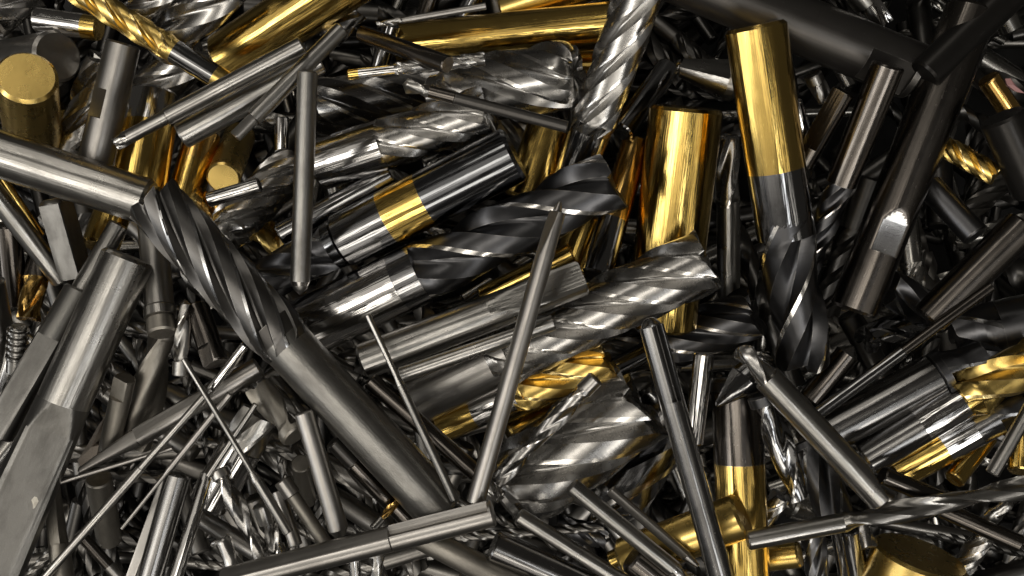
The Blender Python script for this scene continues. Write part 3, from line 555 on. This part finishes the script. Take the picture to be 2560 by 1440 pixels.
E(2.2, 820, 95, 890, 20, 70, 'end_mill', 'dark fluted mill in the gap right of the biggest gold cylinder', [S(0, .1, 'black'), F(.05, 1, 'dsatin', 4, 30, 1, .6)], 'end mill', GE)
E(2.2, 330, 40, 420, -30, 70, 'end_mill', 'silver fluted bit at the top edge beside the gold-fluted end mill', [S(0, .1, 'steel'), F(.05, 1, 'bright', 4, 30, 1, .6)], 'end mill', GE)
E(1.6, 2150, 1290, 2175, 1370, 40, 'end_mill', 'small bright chipped bit just under the neck of the long twist drill', [S(0, .1, 'steel'), F(.05, 1, 'bright', 2, 25, 1, .5)], 'end mill', GE)
E(1.9, 1380, 1310, 1510, 1345, 60, 'end_mill', 'dark nicked mill in the gap under the six-flute roughing mill', [S(0, .1, 'black'), F(.05, 1, 'black', 4, 30, 1, .6)], 'end mill', GE)
# ------------------------------------------------------------------ settle the pile: every tool hangs just under the ones that lie on it
def unproject(px, py, z):
    k = (D - z) / D / 100.0
    return Vector(((px - 1280) * k, -(py - 720) * k, z))

def settle():
    done = []
    order = sorted(range(len(TOOLS)), key=lambda i: (TOOLS[i]['L'], i))
    ts = np.linspace(0, 1, 25)
    for i in order:
        t = TOOLS[i]
        p0 = np.array(t['p'][0], float); p1 = np.array(t['p'][1], float); d = t['d']
        ln = np.hypot(*(p1 - p0)) / 100
        if t['z'] is None:
            pts = p0[None] + ts[:, None] * (p1 - p0)[None]
            lim_t, lim_c = [], []
            for o in done:
                q0, q1 = o['pp']; v = q1 - q0; vv = max(1e-6, v @ v)
                s = np.clip(((pts - q0) @ v) / vv, 0, 1)
                dist = np.hypot(*(pts - (q0 + s[:, None] * v)).T) / 100
                rs = (d + o['d']) / 200 * 0.92
                for k in np.nonzero(dist < rs)[0]:
                    lim_t.append(ts[k]); lim_c.append(o['z'][0] * (1 - s[k]) + o['z'][1] * s[k] - math.sqrt(rs * rs - dist[k] ** 2))
            lim_t = np.array(lim_t + [0.0, 1.0]); lim_c = np.array(lim_c + [t['zmax'], t['zmax']])
            best = None
            sm = min(0.45 * ln, 3.0)
            cand = np.linspace(-sm, sm, 41) if t['dz'] is None else [t['dz']]
            for dz in cand:
                z0 = float((lim_c - dz * lim_t).min())
                sc = z0 + dz / 2 - 0.12 * abs(dz)
                if best is None or sc > best[0]: best = (sc, z0, z0 + dz)
            z = [max(-8.5, best[1]), max(-8.5, best[2])]
        else: z = list(t['z'])
        done.append(dict(pp=(p0, p1), d=d, z=z)); t['zz'] = z
settle()

# ------------------------------------------------------------------ build the tools
def link(o, parent=None):
    COL.objects.link(o)
    if parent: o.parent = parent
    return o

def build(t, idx):
    rng = random.Random(idx * 7 + 3)
    z0, z1 = t['zz']
    a = unproject(*t['p'][0], z0); b = unproject(*t['p'][1], z1)
    L = (b - a).length; Z = (b - a).normalized()
    mid = (a + b) / 2; up = (cam.location - mid).normalized()
    X = (up - up.dot(Z) * Z).normalized(); Y = Z.cross(X)
    rot = Matrix((X, Y, Z)).transposed().to_4x4() @ Matrix.Rotation(t['roll'], 4, 'Z')
    mw = Matrix.Translation(a) @ rot
    R = t['d'] / 200.0 * (D - (z0 + z1) / 2) / D
    parts = t['parts']; one = len(parts) == 1 and parts[0]['k'] == 'S'
    if one: root = None
    else:
        root = link(bpy.data.objects.new(t['name'], None)); root.empty_display_size = 0.2; root.matrix_world = mw
    for i, p in enumerate(parts):
        f0, f1 = p['f0'] * L, p['f1'] * L
        ds = p['ds'] if isinstance(p['ds'], tuple) else (p['ds'], p['ds'])
        first, last = i == 0, i == len(parts) - 1
        if p['k'] == 'S':
            def end(q): return (q['ds'] if isinstance(q['ds'], tuple) else (q['ds'],) * 2)
            j0 = not first and abs(end(parts[i - 1])[1] - ds[0]) < 0.02 and parts[i - 1]['k'] == 'S'
            j1 = not last and abs(end(parts[i + 1])[0] - ds[1]) < 0.02 and parts[i + 1]['k'] == 'S'
            ch = min(0.09, 0.13 * R)
            mods = []
            for m in p['mods']:
                m = list(m); m[1] = max(f0, m[1] * L); m[2] = min(f1, m[2] * L); mods.append(m)
            V, Fc = shank_geo(f0, f1, R * ds[0], R * ds[1], mods, 0 if j0 else ch, 0 if (j1 or p['tip'] or not last) else ch, True, True, tip=p['tip'])
            nm = p['name'] or ('shank' if first else 'coating_band')
            me = mesh_from(nm, V, Fc, p['mat'])
            if p['cut']:                       # bare metal where the coat was milled away
                me.materials.append(M[p['cut']])
                lo = min(m[1] for m in mods) - 1e-4; hi = max(m[2] for m in mods) + 1e-4; rr = R * min(ds)
                for f in me.polygons:
                    zc = [V[i][2] for i in f.vertices]
                    if min(zc) >= lo and max(zc) <= hi and math.hypot(f.center[0], f.center[1]) < rr * 0.975: f.material_index = 1
            if one:
                root = link(bpy.data.objects.new(t['name'], me)); root.matrix_world = mw
            else: link(bpy.data.objects.new(nm, me), root)
        else:
            r = R * ds[0] * 0.997
            pe = parts[i - 1]['ds'] if i else 1.0
            pe = pe[1] if isinstance(pe, tuple) else pe
            V, body, lands = head_geo(f0, f1, r, p['n'], p['hx'], p['core'], min(p['run'] * 2 * r, 0.7 * (f1 - f0)), p['tip'], rng, p['nick'], per=15 if t['d'] > 60 else 12, hand=p['hand'], r0=min(1.0, pe / ds[0]))
            v2, f2 = compact(V, body)
            head = link(bpy.data.objects.new('cutting_head', mesh_from('cutting_head', v2, f2, p['mat'], 38)), root)
            em = p['edge'] or EDGE.get(p['mat'], 'edge')
            if t['d'] >= 55:
                for ld in lands:
                    v3, f3 = compact(V, ld)
                    if f3: link(bpy.data.objects.new('cutting_edge', mesh_from('cutting_edge', v3, f3, em, 38)), head)
            else:
                v3, f3 = compact(V, [f for ld in lands for f in ld])
                link(bpy.data.objects.new('cutting_edge', mesh_from('cutting_edge', v3, f3, em, 38)), head)
    root['label'] = t['label']; root['category'] = t['cat']
    if t['group']: root['group'] = t['group']
    return root
for i, t in enumerate(TOOLS): build(t, i)

# ------------------------------------------------------------------ chips and scraps
def scrap(name, label, cat, pts, depth, z, mat):
    P = [unproject(x, y, z) for x, y in pts]; n = len(P); c = sum(P, Vector()) / n
    rng = random.Random(len(label)); V = []
    for p in P: q = p - c; V.append(q + Vector((0, 0, rng.uniform(-.06, .06))))
    for p in P: q = (p - c) * 0.8; V.append(q + Vector((0, 0, -depth)))
    V.append(Vector((0, 0, depth * 0.25)))
    Fc = [tuple(reversed(range(n, 2 * n)))] + [(j, j + n, (j + 1) % n + n, (j + 1) % n) for j in range(n)] + [((j + 1) % n, 2 * n, j) for j in range(n)]
    o = link(bpy.data.objects.new(name, mesh_from(name, V, Fc, mat, 25))); o.location = c
    o['label'] = label; o['category'] = cat
scrap('carbide_shard', 'brown jagged shard of broken carbide beside the ground flat of the thick bar', 'shard', [(204, 1172), (196, 1150), (214, 1118), (246, 1062), (262, 1042), (250, 1082), (238, 1108), (250, 1112), (236, 1156), (222, 1164)], .35, -1.0, 'shard')
scrap('pink_scrap', 'small pink plastic scrap near the dark upper corner', 'scrap', [(2514, 196), (2526, 196), (2545, 216), (2560, 234), (2540, 228), (2518, 212)], .12, -1.5, 'pink')
scrap('pale_fleck', 'pale oval fleck of paint stuck on the ground flat of the thick bar', 'fleck', [(79, 1262), (78, 1250), (84, 1242), (92, 1243), (95, 1254), (90, 1268), (83, 1272)], .03, 1.62, 'pale')
# ------------------------------------------------------------------ the rest of the scrap below, and the bin floor
def buried(name, seed, count, zlo, zhi, mats, dr, xr=(-20, 20), yr=(-13.5, 13.5), label='jumble of dark grey scrap cutters buried deep under the pile'):
    rng = random.Random(seed); V = []; Fc = []; mi = []
    for k in range(count):
        x, y = rng.uniform(*xr), rng.uniform(*yr); z = rng.uniform(zlo, zhi)
        a = rng.uniform(0, 2 * math.pi); t = rng.uniform(-0.3, 0.3)
        Z = Vector((math.cos(a) * math.cos(t), math.sin(a) * math.cos(t), math.sin(t)))
        X = Z.orthogonal().normalized(); Y = Z.cross(X)
        L = rng.uniform(4, 8); R = rng.uniform(*dr); mat = rng.randrange(len(mats))
        f = rng.uniform(0.3, 0.6) * L
        th = np.linspace(0, 2 * math.pi, 20, endpoint=False)
        v1, g1 = lathe([(0, np.full(20, R * .85)), (R * .15, np.full(20, R)), (f, np.full(20, R))], th)
        v2, g2, lands = head_geo(f, L, R * 0.98, rng.choice((2, 3, 4, 4)), rng.uniform(28, 42), 0.58, R * 1.6, 'flat', rng, per=9, res=0.4)
        for vv, gg in ((v1, g1), (v2, g2 + [q for l in lands for q in l])):
            o = len(V)
            for p in vv:
                w = Vector((x, y, z)) + X * float(p[0]) + Y * float(p[1]) + Z * (float(p[2]) - L / 2)
                V.append((w.x, w.y, w.z))
            Fc += [tuple(o + i for i in q) for q in gg]; mi += [mat] * len(gg)
    me = bpy.data.meshes.new(name); me.from_pydata(V, [], Fc)
    for m in mats: me.materials.append(M[m])
    me.polygons.foreach_set('material_index', mi); me.polygons.foreach_set('use_smooth', [True] * len(mi))
    me.set_sharp_from_angle(angle=math.radians(35)); me.update()
    o = link(bpy.data.objects.new(name, me)); o['kind'] = 'stuff'
    o['label'] = label; o['category'] = 'scrap tools'
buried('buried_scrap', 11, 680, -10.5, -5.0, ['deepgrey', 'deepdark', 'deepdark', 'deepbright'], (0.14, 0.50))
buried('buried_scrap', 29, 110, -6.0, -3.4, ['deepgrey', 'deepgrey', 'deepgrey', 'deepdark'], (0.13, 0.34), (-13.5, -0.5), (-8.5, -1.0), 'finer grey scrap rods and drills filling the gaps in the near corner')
me = bpy.data.meshes.new('bin_floor')
me.from_pydata([(-60, -60, -13), (60, -60, -13), (60, 60, -13), (-60, 60, -13)], [], [(0, 1, 2, 3)]); me.materials.append(M['bin'])
o = link(bpy.data.objects.new('bin_floor', me)); o['kind'] = 'structure'; o['label'] = 'dark painted floor of the bin under the tools'
